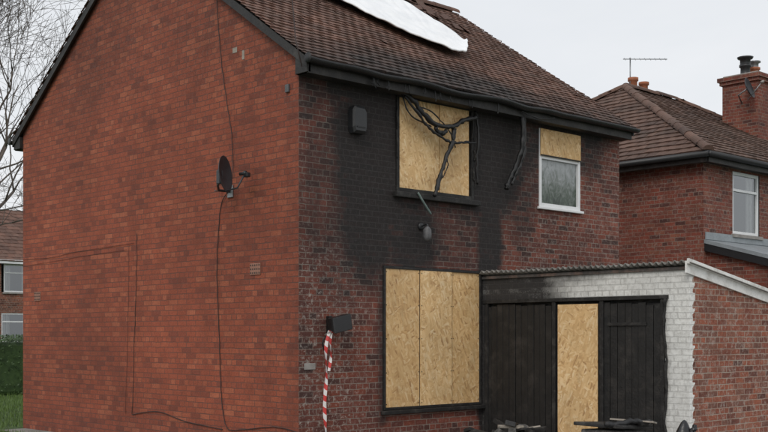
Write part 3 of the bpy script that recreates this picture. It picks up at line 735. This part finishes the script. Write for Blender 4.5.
for i in range(9):
    p=bx[0].lerp(bx[1],.04+i*.115)
    tube('element_%d'%i,[p+Vector((-.06,-.06,-.05)),p+Vector((.06,.06,.05))],.006,M_metal,T2,5,curve=False)

# ================================================================ DISTANT HOUSE, HEDGE, GROUND, TREE
Q=empty('distant_house')
wins=((11.35,12.5,3.35,4.5),(11.25,12.6,1.3,2.5),(7,8.4,3.35,4.5),(7,8.4,1.3,2.5))
wall('front_wall','y',33,4,15.5,0,4.75,list(wins),M_out,Q,step=.2)
wall('side_wall','x',4,33,40,0,4.75,[],M_out,Q,step=.5,topf=lambda y:4.75+.66*min(y-33,40-y),flip=True)
wall('far_wall','x',15.5,33,40,0,4.75,[],M_out,Q,step=.5,topf=lambda y:4.75+.66*min(y-33,40-y))
tiled('roof_front',(3.9,32.7,4.6),(1,0,0),(0,1,.66),11.7,math.hypot(3.8,3.8*.66),None,M_tile,Q,seed=21,per=.3,g=.3)
tiled('roof_back',(15.6,40.3,4.6),(-1,0,0),(0,-1,.66),11.7,math.hypot(3.8,3.8*.66),None,M_tile,Q,seed=22,per=.3,g=.3)
box('fascia',3.95,15.55,32.72,32.75,4.5,4.66,M_upvc,Q)
for k,(a,c,z0,z1) in enumerate(wins):
    W=bpy.data.objects.new('window_unit_%d'%k,None); S.collection.objects.link(W); W.parent=Q
    upvc_window(W,a,c,z0,z1,33)
Hd=empty('garden_hedge')
V=[];F=[]
for i in range(16000):
    c=Vector((random.uniform(-6,9.5),18+random.choice([-1,1])*random.uniform(.2,.5) if random.random()<.6 else 18+random.uniform(-.45,.45),random.uniform(0,1.52) if random.random()<.6 else random.uniform(1.4,1.6)))
    a=Vector((random.gauss(0,1),random.gauss(0,1),random.gauss(0,1))).normalized(); b_=a.orthogonal().normalized(); s_=random.uniform(.6,1.3)*.045
    k=len(V); V+= [c-a*s_,c-b_*s_*.5,c+a*s_,c+b_*s_*.5]; F.append((k,k+1,k+2,k+3))
mesh_obj('leaves',V,F,M_leaf,Hd)
box('hedge_core',-6,9.5,17.68,18.32,0,1.42,M_leaf,Hd,.1)
mesh_obj('ground',[(-250,-250,0),(250,-250,0),(250,250,0),(-250,250,0)],[(0,1,2,3)],M_grass)
mesh_obj('pavement',[(-12,-14,.004),(9.5,-14,.004),(9.5,7.4,.004),(-.5,7.4,.004),(-.5,-1.5,.004),(-12,-1.5,.004)],[(0,1,2,3,4,5)],M_concrete)
V=[];F=[]
for i in range(24000):
    x=random.uniform(-2.0,5);yy=random.uniform(5.5,17.4);h=random.uniform(.03,.13);an=random.uniform(0,6.3);dx=math.cos(an)*.006;dy=math.sin(an)*.006
    if x>-.5 and yy<7.6: continue
    k=len(V);lx=random.uniform(-.03,.03);V+=[(x-dx,yy-dy,0),(x+dx,yy+dy,0),(x+lx,yy+lx,h)];F.append((k,k+1,k+2))
mesh_obj('grass',V,F,M_blade)

def tree(name,base,h,seed,trunk=.24,spread=1.0):
    R=random.Random(seed);V=[];F=[]
    def grow(p,d,l,r,depth):
        n=5;pts=[p.copy()];rad=[r];q=p.copy();dd=d.copy()
        for i in range(n):
            dd=(dd+Vector((R.gauss(0,.13),R.gauss(0,.13),R.gauss(0.02,.10)))).normalized()
            q=q+dd*(l/n); pts.append(q.copy()); rad.append(r*(1-.42*(i+1)/n))
        tube_data(pts,rad,V,F,7 if depth<2 else (5 if depth<4 else 3))
        if depth>=6: return
        k=4 if depth<1 else R.choice([3,4,4]) if depth<4 else R.choice([3,3,4])
        for j in range(k):
            t=R.uniform(.4,1.0) if j else 1.0
            idx=min(n,max(1,int(round(t*n)))); an=R.uniform(.3,.95)*spread if j else R.uniform(.05,.3)
            axx=dd.orthogonal().normalized(); ang=R.uniform(0,6.28)
            side=(axx*math.cos(ang)+dd.cross(axx)*math.sin(ang))
            nd_=(dd*math.cos(an)+side*math.sin(an)); nd_.z+=.04; nd_.normalize()
            grow(pts[idx],nd_,l*R.uniform(.66,.86),max(.007,rad[idx]*R.uniform(.5,.78)),depth+1)
    grow(Vector(base),Vector((0.05,-.02,1)),h*.25,trunk,0)
    return mesh_obj(name,V,F,M_bark,None,smooth=True)
tree('bare_tree',(4.4,22.0,0),19.5,9,.30,1.05)

# ================================================================ LIGHT, SKY, CAMERA
W=bpy.data.worlds.new('World'); S.world=W; W.use_nodes=True; nt=W.node_tree; bg=nt.nodes['Background']
sdir=Vector((-.85,-.5,0)).normalized(); el=math.radians(42)
sky=nd(nt,'ShaderNodeTexSky',sky_type='NISHITA',sun_disc=False); sky.sun_elevation=el; sky.sun_rotation=math.atan2(sdir.x,sdir.y)%(2*math.pi)
sky.dust_density=3; sky.air_density=1.0
g=nd(nt,'ShaderNodeTexCoord').outputs['Generated']
cl=noise(nt,mapping(nt,g,(1,1,2.2)),2.2,6,.55,.4)
cloud=ramp(nt,cl,[(.3,(.84,.87,.905)),(.7,(.98,.985,1.0))])
cloud=mix(nt,1.0,cloud,(9.8,9.8,9.8),'MULTIPLY')
col=mix(nt,.90,sky.outputs[0],cloud)
nt.links.new(col,bg.inputs[0]); bg.inputs[1].default_value=.1
sl=bpy.data.lights.new('sun','SUN'); sl.energy=1.1; sl.angle=math.radians(22); sl.color=(1,.96,.9)
so=bpy.data.objects.new('sun',sl); S.collection.objects.link(so)
d=Vector((sdir.x*math.cos(el),sdir.y*math.cos(el),math.sin(el))); so.rotation_euler=d.to_track_quat('Z','Y').to_euler()
cam=bpy.data.cameras.new('camera'); co=bpy.data.objects.new('camera',cam); S.collection.objects.link(co); S.camera=co
cam.lens=52.5; cam.sensor_width=36; cam.shift_y=.155; cam.clip_end=1000
co.location=(-8.72,-10.75,1.6); co.rotation_euler=(math.radians(90),0,math.radians(-43.4))
